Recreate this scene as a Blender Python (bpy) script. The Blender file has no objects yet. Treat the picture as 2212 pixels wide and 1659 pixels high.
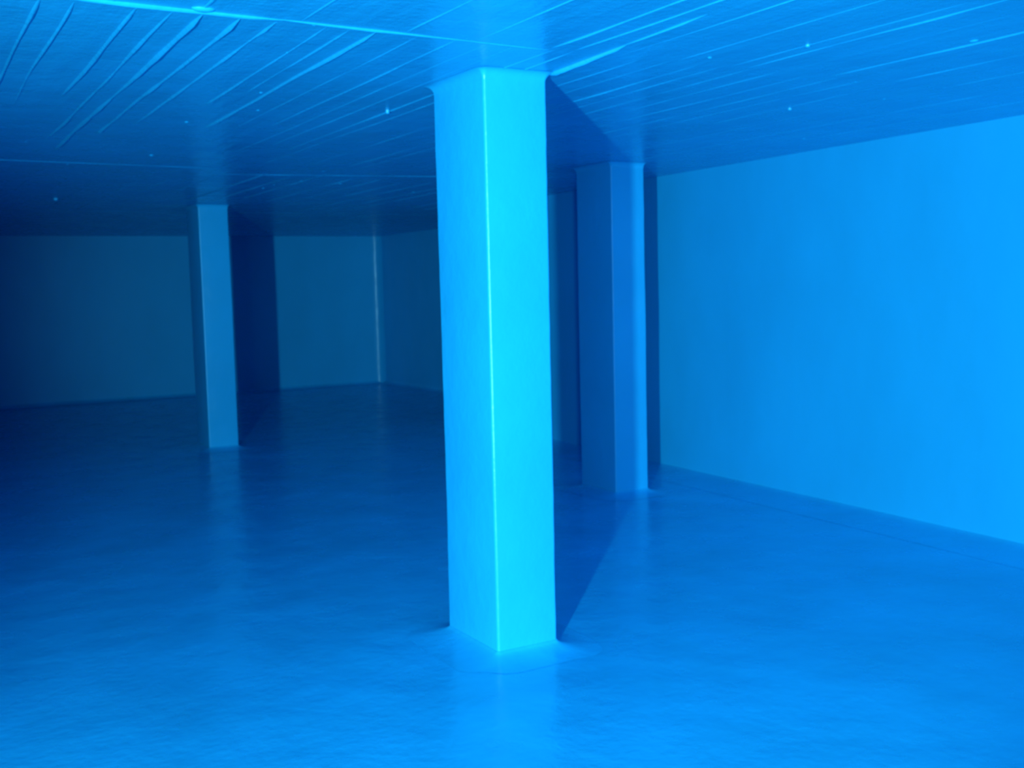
import bpy, bmesh, math, random
from mathutils import Vector, Matrix, noise

random.seed(7)
S = bpy.context.scene
COL = S.collection
H = 2.6                     # clear height of the tank
CAM_H = 1.6661
THETA = 0.5194              # how far the camera is turned from the tank's long axis

# ------------------------------------------------------------------ materials
def paint(name, base, rough, bump_scale, bump_dist, mottle=0.08, rough_var=0.10, fine=None, stretch=(1, 1, 1), streak=None):
    """Glossy blue tank coating: slight colour mottle, uneven sheen and a soft bump."""
    m = bpy.data.materials.new(name)
    m.use_nodes = True
    nt = m.node_tree
    N, L = nt.nodes, nt.links
    b = N['Principled BSDF']
    tc = N.new('ShaderNodeTexCoord')
    mp = N.new('ShaderNodeMapping')
    mp.inputs['Scale'].default_value = stretch
    L.new(tc.outputs['Object'], mp.inputs['Vector'])
    n1 = N.new('ShaderNodeTexNoise')
    n1.inputs['Scale'].default_value = 1.7
    n1.inputs['Detail'].default_value = 5
    L.new(mp.outputs['Vector'], n1.inputs['Vector'])
    r1 = N.new('ShaderNodeValToRGB')
    r1.color_ramp.elements[0].position = 0.3
    r1.color_ramp.elements[1].position = 0.7
    r1.color_ramp.elements[0].color = (*[c * (1 - mottle) for c in base], 1)
    r1.color_ramp.elements[1].color = (*[min(1, c * (1 + mottle)) for c in base], 1)
    L.new(n1.outputs['Fac'], r1.inputs['Fac'])
    L.new(r1.outputs['Color'], b.inputs['Base Color'])
    n2 = N.new('ShaderNodeTexNoise')
    n2.inputs['Scale'].default_value = 4.0
    n2.inputs['Detail'].default_value = 4
    L.new(mp.outputs['Vector'], n2.inputs['Vector'])
    mr = N.new('ShaderNodeMapRange')
    mr.inputs['From Min'].default_value = 0.3
    mr.inputs['From Max'].default_value = 0.7
    mr.inputs['To Min'].default_value = rough - rough_var
    mr.inputs['To Max'].default_value = rough + rough_var
    L.new(n2.outputs['Fac'], mr.inputs['Value'])
    L.new(mr.outputs['Result'], b.inputs['Roughness'])
    n3 = N.new('ShaderNodeTexNoise')
    n3.inputs['Scale'].default_value = bump_scale
    n3.inputs['Detail'].default_value = 6
    L.new(mp.outputs['Vector'], n3.inputs['Vector'])
    bp = N.new('ShaderNodeBump')
    bp.inputs['Distance'].default_value = bump_dist
    bp.inputs['Strength'].default_value = 1.0
    L.new(n3.outputs['Fac'], bp.inputs['Height'])
    last = bp
    if fine:
        n4 = N.new('ShaderNodeTexNoise')
        n4.inputs['Scale'].default_value = fine[0]
        n4.inputs['Detail'].default_value = 3
        L.new(mp.outputs['Vector'], n4.inputs['Vector'])
        b2 = N.new('ShaderNodeBump')
        b2.inputs['Distance'].default_value = fine[1]
        L.new(n4.outputs['Fac'], b2.inputs['Height'])
        L.new(bp.outputs['Normal'], b2.inputs['Normal'])
        last = b2
    if streak:
        mp2 = N.new('ShaderNodeMapping')
        mp2.inputs['Scale'].default_value = streak[0]
        L.new(tc.outputs['Object'], mp2.inputs['Vector'])
        n5 = N.new('ShaderNodeTexNoise')
        n5.inputs['Scale'].default_value = 1.0
        n5.inputs['Detail'].default_value = 4
        L.new(mp2.outputs['Vector'], n5.inputs['Vector'])
        b3 = N.new('ShaderNodeBump')
        b3.inputs['Distance'].default_value = streak[1]
        L.new(n5.outputs['Fac'], b3.inputs['Height'])
        L.new(last.outputs['Normal'], b3.inputs['Normal'])
        last = b3
    L.new(last.outputs['Normal'], b.inputs['Normal'])
    b.inputs['IOR'].default_value = 1.5
    return m

BLUE = (0.016, 0.46, 0.775)
M_col = paint('column_coating', BLUE, 0.34, 9, 0.004, 0.04, 0.06, fine=(60, 0.0008))
M_wall = paint('wall_coating', BLUE, 0.42, 1.6, 0.010, 0.04, 0.05, fine=(30, 0.0006), stretch=(1, 1, 0.6))
M_floor = paint('floor_coating', BLUE, 0.24, 3.0, 0.009, 0.10, 0.07, fine=(22, 0.0016))
M_ceil = paint('ceiling_coating', BLUE, 0.28, 5.0, 0.005, 0.06, 0.06, fine=(30, 0.0022), streak=((9, 0.8, 1), 0.006))

# ------------------------------------------------------------------ helpers
def link(name, bm, mat, parent=None, smooth=True, angle=40):
    bmesh.ops.recalc_face_normals(bm, faces=bm.faces)
    me = bpy.data.meshes.new(name)
    bm.to_mesh(me)
    bm.free()
    me.materials.append(mat)
    if smooth:
        for p in me.polygons:
            p.use_smooth = True
        me.set_sharp_from_angle(angle=math.radians(angle))
    o = bpy.data.objects.new(name, me)
    COL.objects.link(o)
    o.parent = parent
    return o

def structure(name, bm, mat, label=None, **k):
    o = link(name, bm, mat, **k)
    o['kind'] = 'structure'
    return o

def thing(name, label, cat, loc=(0, 0, 0), group=None):
    o = bpy.data.objects.new(name, None)
    COL.objects.link(o)
    o.empty_display_size = 0.2
    o.location = loc
    o['label'] = label
    o['category'] = cat
    o['kind'] = 'thing'
    if group:
        o['group'] = group
    return o

def box(bm, x0, x1, y0, y1, z0, z1):
    vs = [bm.verts.new((x, y, z)) for z in (z0, z1) for y in (y0, y1) for x in (x0, x1)]
    for f in ((0, 2, 3, 1), (4, 5, 7, 6), (0, 1, 5, 4), (2, 6, 7, 3), (0, 4, 6, 2), (1, 3, 7, 5)):
        bm.faces.new([vs[i] for i in f])

def prism(bm, pts, z0, z1):
    a = [bm.verts.new((x, y, z0)) for x, y in pts]
    b = [bm.verts.new((x, y, z1)) for x, y in pts]
    n = len(pts)
    bm.faces.new(a[::-1]); bm.faces.new(b)
    for i in range(n):
        j = (i + 1) % n
        bm.faces.new((a[i], a[j], b[j], b[i]))

def round_rect(x0, x1, y0, y1, r, seg):
    out = []
    for cx, cy, a0 in ((x1 - r, y1 - r, 0), (x0 + r, y1 - r, 90), (x0 + r, y0 + r, 180), (x1 - r, y0 + r, 270)):
        for k in range(seg + 1):
            a = math.radians(a0 + 90 * k / seg)
            out.append((cx + r * math.cos(a), cy + r * math.sin(a)))
    return out

def loft(bm, rings, closed=True, caps=True):
    R = [[bm.verts.new(p) for p in ring] for ring in rings]
    n = len(R[0])
    for a, b in zip(R, R[1:]):
        for i in range(n if closed else n - 1):
            j = (i + 1) % n
            bm.faces.new((a[i], a[j], b[j], b[i]))
    if caps:
        bm.faces.new(R[0][::-1]); bm.faces.new(R[-1])
    return R

# ------------------------------------------------------------------ the tank shell
X_L, Y_F = -3.2, -4.0                       # sides behind and beside the camera
Y_B = 18.26                                 # far end wall
X_R = 7.80                                  # right wall of the deep part
def xr(y): return 5.946 + 0.0382 * (y - 4.218)   # nearer right wall, a touch out of square
Y_RET = 11.5                                # where the near right wall stops
T = 0.25

bm = bmesh.new()
prism(bm, [(X_L - T, Y_F - T), (X_R + T, Y_F - T), (X_R + T, Y_B + T), (X_L - T, Y_B + T)], -0.2, 0)
structure('floor', bm, M_floor)

bm = bmesh.new(); box(bm, X_L - T, X_R + T, Y_B, Y_B + T, 0, H); structure('wall_back', bm, M_wall)
bm = bmesh.new(); box(bm, X_R, X_R + T, Y_RET, Y_B, 0, H); structure('wall_far_right', bm, M_wall)
bm = bmesh.new()
prism(bm, [(xr(Y_F), Y_F), (X_R + T, Y_F), (X_R + T, Y_RET), (xr(Y_RET), Y_RET)], 0, H)
structure('wall_right', bm, M_wall)
bm = bmesh.new(); box(bm, X_L - T, X_L, Y_F, Y_B, 0, H); structure('wall_left', bm, M_wall)
bm = bmesh.new(); box(bm, X_L - T, X_R + T, Y_F - T, Y_F, 0, H); structure('wall_front', bm, M_wall)

def cove_profile(w, h, n=6):
    """concave fillet: from (w, 0) on the floor to (0, h) on the wall"""
    return [(w * (1 - math.sin(math.radians(90 * k / n))), h * (1 - math.cos(math.radians(90 * k / n)))) for k in range(n + 1)]

def cove_run(name, p0, p1, inward, w, h, nseg=40, rough=0.012, seed=0.0):
    """a hand-trowelled fillet between wall and floor"""
    p0, p1, inward = Vector(p0), Vector(p1), Vector(inward).normalized()
    bm = bmesh.new()
    rings = []
    for i in range(nseg + 1):
        t = i / nseg
        c = p0.lerp(p1, t)
        k = 1 + 8 * rough * noise.noise(Vector((t * 9 + seed, seed, 0)))
        ring = [(c.x + inward.x * a * k, c.y + inward.y * a * k, b * k + 0.001) for a, b in cove_profile(w, h)]
        ring += [(c.x, c.y, 0.0)]
        rings.append(ring)
    loft(bm, rings)
    structure(name, bm, M_floor)

cove_run('baseboard_right', (xr(Y_F), Y_F), (xr(Y_RET), Y_RET), (-1, 0.04), 0.40, 0.035, seed=1)
cove_run('baseboard_back', (X_L, Y_B), (X_R, Y_B), (0, -1), 0.12, 0.06, seed=4)
cove_run('baseboard_far_right', (X_R, Y_B), (X_R, Y_RET), (-1, 0), 0.12, 0.06, seed=6)

# rounded inside corner between the far end wall and the deep right wall
bm = bmesh.new()
R_C = 0.16
arc = [(X_R - R_C + R_C * math.cos(a), Y_B - R_C + R_C * math.sin(a)) for a in [math.radians(90 * k / 10) for k in range(11)]]
rings = []
for z in [H * k / 24 for k in range(25)]:
    rings.append([(x + 0.004 * noise.noise(Vector((x * 3, z * 4, 1))), y + 0.004 * noise.noise(Vector((y * 3, z * 4, 5))), z) for x, y in arc] + [(X_R, Y_B, z)])
loft(bm, rings)
structure('trim_1', bm, M_col)

# ---- ceiling: flat slab with the ridges the formwork boards left in the concrete
bm = bmesh.new()
box(bm, X_L - T, X_R + T, Y_F - T, Y_B + T, H, H + 0.2)
def ridge(p0, p1, w, h, seed, gaps=0.25, step=0.12):
    """low uneven ridge hanging from the ceiling between two plan points"""
    p0, p1 = Vector((*p0, 0)), Vector((*p1, 0))
    d = p1 - p0
    n = max(3, int(d.length / step))
    side = Vector((-d.y, d.x, 0)).normalized()
    rings = []
    for i in range(n + 1):
        t = i / n
        c = p0.lerp(p1, t)
        v = 0.75 + 0.8 * noise.noise(Vector((c.x * 2.3 + seed, c.y * 2.3, seed))) + 0.35 * noise.noise(Vector((c.x * 9, c.y * 9, seed)))
        k = max(0.12, min(1.3, v + (0.25 - gaps)))
        if i in (0, n): k = 0.05
        c = c + side * 0.012 * noise.noise(Vector((c.x * 1.1 + seed, c.y * 1.1, 3)))
        pr = []
        for s, zz in ((-0.5, -0.002), (-0.34, 0.55), (0, 1.0), (0.34, 0.55), (0.5, -0.002)):
            q = c + side * (s * w * (0.5 + 0.5 * k))
            pr.append((q.x, q.y, H - max(zz, 0) * h * k + (0.002 if zz < 0 else 0)))
        rings.append(pr)
    loft(bm, rings)

J1, J2 = 3.80, 8.35
ridge((-2.9, J1 - 0.05), (0.55, J1 - 0.02), 0.030, 0.010, 1)
ridge((0.50, J1 - 0.04), (1.30, J1 - 0.02), 0.026, 0.009, 2, gaps=0.1)
ridge((1.25, J1 - 0.02), (2.40, J1 + 0.03), 0.020, 0.006, 3, gaps=0.35)
ridge((0.60, J2 - 0.08), (2.40, J2 + 0.05), 0.030, 0.007, 4, gaps=0.6)
ridge((2.40, J2 + 0.45), (4.60, J2 + 0.05), 0.030, 0.006, 5, gaps=0.6)
ridge((-2.5, 12.9), (7.6, 12.9), 0.03, 0.004, 6, gaps=0.6)
# boards between the first and second cross joint
for x, y1, w, h in ((0.52, 6.5, .022, .008), (0.62, 6.0, .018, .006), (0.81, 5.6, .024, .010), (0.93, 7.2, .022, .009), (1.035, 7.6, .028, .014), (1.155, 6.8, .026, .012),
                    (1.285, 6.4, .022, .009), (1.47, 5.6, .018, .006), (1.56, 5.2, .016, .005), (1.66, 6.4, .022, .010), (1.83, 6.4, .014, .005),
                    (1.99, 6.2, .022, .009), (2.13, 7.4, .014, .005), (2.25, 7.0, .016, .006), (2.42, 7.2, .022, .010),
                    (2.52, 8.0, .020, .008), (2.86, 8.0, .020, .007), (3.0, 6.2, .016, .006), (3.17, 8.0, .020, .008), (3.30, 8.2, .020, .008),
                    (3.45, 6.6, .016, .006), (3.62, 7.2, .018, .006), (3.81, 8.2, .018, .006), (3.99, 6.0, .020, .008), (4.16, 7.5, .016, .005), (4.38, 5.2, .018, .007),
                    (4.7, 7.6, .016, .005), (5.1, 7.2, .016, .005), (5.5, 6.4, .016, .005)):
    ridge((x - 0.01, J1 + 0.02), (x + 0.02, y1), w * 0.8, h * (0.85 if x < 1.7 else 0.55), x * 7, gaps=0.15 if x < 1.7 else 0.25 if x < 2.5 else 0.6)
# boards nearer the camera than the first joint
for x, y0, w, h in ((-2.3, -3, .02, .008), (-1.6, -2, .02, .008), (-0.9, -3, .02, .008), (-0.2, 0, .02, .008), (0.35, 0.5, .02, .008), (0.72, 1.8, .02, .007),
                    (1.0, 1.2, .024, .008), (1.35, 1.0, .02, .006), (1.75, 1.8, .016, .005), (2.05, 1.4, .018, .006),
                    (2.39, 1.6, .018, .010), (2.50, 2.4, .014, .010), (2.72, 2.7, .014, .006),
                    (3.02, 1.0, .016, .006), (3.31, 2.6, .016, .008), (3.41, 2.0, .020, .010), (3.92, 2.2, .018, .009), (3.62, 2.6, .014, .004), (4.32, 2.4, .018, .008),
                    (4.7, 1.5, .016, .006), (5.2, 1.0, .016, .006)):
    ridge((x + 0.02, y0), (x, J1 - 0.01), w * 0.8, h * 0.55, x * 5 + 3, gaps=0.2 if x < 2.6 else 0.5)
# board edge that lines up with the near column's right side
ridge((2.628, 3.62), (2.662, 4.28), .018, .013, 31, gaps=0.0, step=0.08)
ridge((2.60, 3.1), (2.628, 3.66), .010, .006, 33, gaps=0.2)
# boards past the second joint
for k in range(26):
    x = 0.3 + k * 0.27 + random.uniform(-.05, .05)
    ridge((x, J2 + random.uniform(0.1, 1.0)), (x + 0.02, random.uniform(10.5, 12.8)), .020, .006, k * 1.7)
# lump of spilled coating on the first joint and a few small blisters
def blister(x, y, rx, ry, h):
    rings = []
    for k in range(5):
        a = math.radians(90 * k / 5)
        rings.append([(x + rx * math.cos(a) * math.cos(t), y + ry * math.cos(a) * math.sin(t), H + 0.002 - h * math.sin(a)) for t in [math.tau * i / 14 for i in range(14)]])
    loft(bm, rings)
blister(1.00, 3.735, 0.040, 0.022, 0.014)
for i in range(40):
    x, y = random.uniform(0.3, 5.6), random.uniform(2.6, 10)
    r = random.uniform(.006, .016)
    blister(x, y, r, r * random.uniform(.8, 1.6), r * 0.6)
structure('ceiling', bm, M_ceil)

# small hanging drips of coating
def drip(x, y, r, ln, label):
    bm = bmesh.new()
    prof = [(1.5, 0.0), (1.05, 0.12), (0.9, 0.35), (0.95, 0.65), (0.75, 0.88), (0.35, 0.98)]
    loft(bm, [[(r * a * math.cos(t), r * a * math.sin(t), -ln * b) for t in [math.tau * i / 16 for i in range(16)]] for a, b in prof])
    o = link('ceiling_drip', bm, M_col)
    o.location = (x, y, H + 0.006)
    o['label'] = label
    o['category'] = 'drip'
    o['kind'] = 'thing'
    o['group'] = 'hardened coating drips under the ceiling'
drip(2.394, 5.431, 0.011, 0.026, 'pale blue drip on the ceiling just left of the near column top')
drip(3.308, 3.332, 0.011, 0.016, 'small blue drip hanging near the long ridges at upper right of ceiling')
drip(4.417, 4.585, 0.012, 0.018, 'small blue drip on the ceiling closest to the right wall')
drip(1.548, 11.316, 0.022, 0.032, 'dim blue drip on the dark far left ceiling, past the second joint')

# ------------------------------------------------------------------ columns
A, B = 0.4896, 0.3171       # long side (along the tank), short side
def column(x, y, label, seed):
    t = thing('concrete_column', label, 'column', (x + B / 2, y + A / 2, 0), 'blue coated columns holding up the ceiling')
    hx, hy = B / 2, A / 2
    bm = bmesh.new()
    base = round_rect(-hx, hx, -hy, hy, 0.014, 5)
    rings = []
    nz = 44
    for k in range(nz + 1):
        z = H * k / nz
        ring = []
        for px, py in base:
            d = 0.0045 * noise.noise(Vector((px * 3 + seed, py * 3, z * 1.6))) + 0.0016 * noise.noise(Vector((px * 8 + seed, py * 8, z * 11)))
            v = Vector((px, py)).normalized()
            ring.append((px + v.x * d, py + v.y * d, z))
        rings.append(ring)
    loft(bm, rings)
    link('shaft', bm, M_col, t, angle=60)
    def collar(name, w, h, up, mat):
        bm = bmesh.new()
        rings = []
        for a, b in cove_profile(w, h, 7):
            ring = []
            pts = round_rect(-hx - a, hx + a, -hy - a, hy + a, 0.014 + a, 8)
            for px, py in pts:
                j = 1 + 0.35 * a / w * noise.noise(Vector((px * 6 + seed, py * 6, 2.0)))
                s = 1 + (j - 1) * 0.35
                ring.append((px * s, py * s, b + 0.001 if up else H - b - 0.001))
            rings.append(ring)
        inner = [(px * 0.9, py * 0.9, rings[-1][i][2]) for i, (px, py) in enumerate(round_rect(-hx, hx, -hy, hy, 0.014, 8))]
        bot = [(px * 0.9, py * 0.9, rings[0][0][2]) for px, py in round_rect(-hx, hx, -hy, hy, 0.014, 8)]
        loft(bm, [bot] + rings + [inner])
        link(name, bm, mat, t, angle=60)
    collar('base_fillet', 0.20, 0.035, True, M_floor)
    collar('ceiling_fillet', 0.035, 0.045, False, M_col)
    return t
column(2.322, 4.245, 'brightly lit blue column in the foreground, widest of the three', 1.0)
column(2.990, 11.748, 'dim blue column standing alone in the dark left part, far from the right wall', 5.0)
column(4.961, 7.071, 'blue column mostly in shadow, partly hidden behind the near column, beside the right wall', 9.0)

# ------------------------------------------------------------------ light
def spot(name, loc, target, power, size_deg, blend, radius, color):
    l = bpy.data.lights.new(name, 'SPOT')
    l.energy = power
    l.spot_size = math.radians(size_deg)
    l.spot_blend = blend
    l.shadow_soft_size = radius
    l.color = color
    o = bpy.data.objects.new(name, l)
    COL.objects.link(o)
    o.location = loc
    o.rotation_euler = (Vector(target) - Vector(loc)).to_track_quat('-Z', 'Y').to_euler()
    return o
LX, LY, LZ = -1.53, -0.38, 1.25
az = math.radians(38.8)
spot('work_lamp', (LX, LY, LZ), (LX + math.sin(az) * 10, LY + math.cos(az) * 10, LZ), 2350, 62.5, 0.6, 0.05, (0.22, 0.78, 1.0))
# second, weaker spot added behind the camera to lift the shadows, no real lamp
az2 = math.radians(44)
TX, TY = -1.42, -2.5
spot('shadow_fill', (TX, TY, 1.65), (TX + math.sin(az2) * 10, TY + math.cos(az2) * 10, 1.45), 1250, 56, 0.7, 0.12, (0.20, 0.72, 1.0))

w = bpy.data.worlds.new('world')
S.world = w
w.use_nodes = True
w.node_tree.nodes['Background'].inputs['Color'].default_value = (0, 0, 0, 1)
w.node_tree.nodes['Background'].inputs['Strength'].default_value = 0

# ------------------------------------------------------------------ camera
cam = bpy.data.cameras.new('camera')
co = bpy.data.objects.new('camera', cam)
COL.objects.link(co)
cam.sensor_width = 36
cam.lens = 2391.08 / 2212 * 36
cam.clip_start = 0.02
cam.dof.use_dof = True                    # the photo is softly out of focus throughout
cam.dof.focus_distance = 1.0
cam.dof.aperture_fstop = 18
PITCH, ROLL = 0.0881, 0.0243
c, s = math.cos(THETA), math.sin(THETA)
right0 = Vector((c, -s, 0))
flat = Vector((s, c, 0))
fwd = flat * math.cos(PITCH) + Vector((0, 0, -math.sin(PITCH)))
down0 = -(right0.cross(fwd))
rv = math.cos(ROLL) * right0 + math.sin(ROLL) * down0
dv = -math.sin(ROLL) * right0 + math.cos(ROLL) * down0
M = Matrix((rv, -dv, -fwd)).transposed().to_4x4()
M.translation = (0, 0, CAM_H)
co.matrix_world = M
S.camera = co

S.view_settings.view_transform = 'Standard'
S.view_settings.look = 'None'
S.view_settings.gamma = 1
S.view_settings.exposure = 0
S.view_settings.use_curve_mapping = False
S.cycles.max_bounces = 10
S.cycles.diffuse_bounces = 8
S.cycles.glossy_bounces = 4
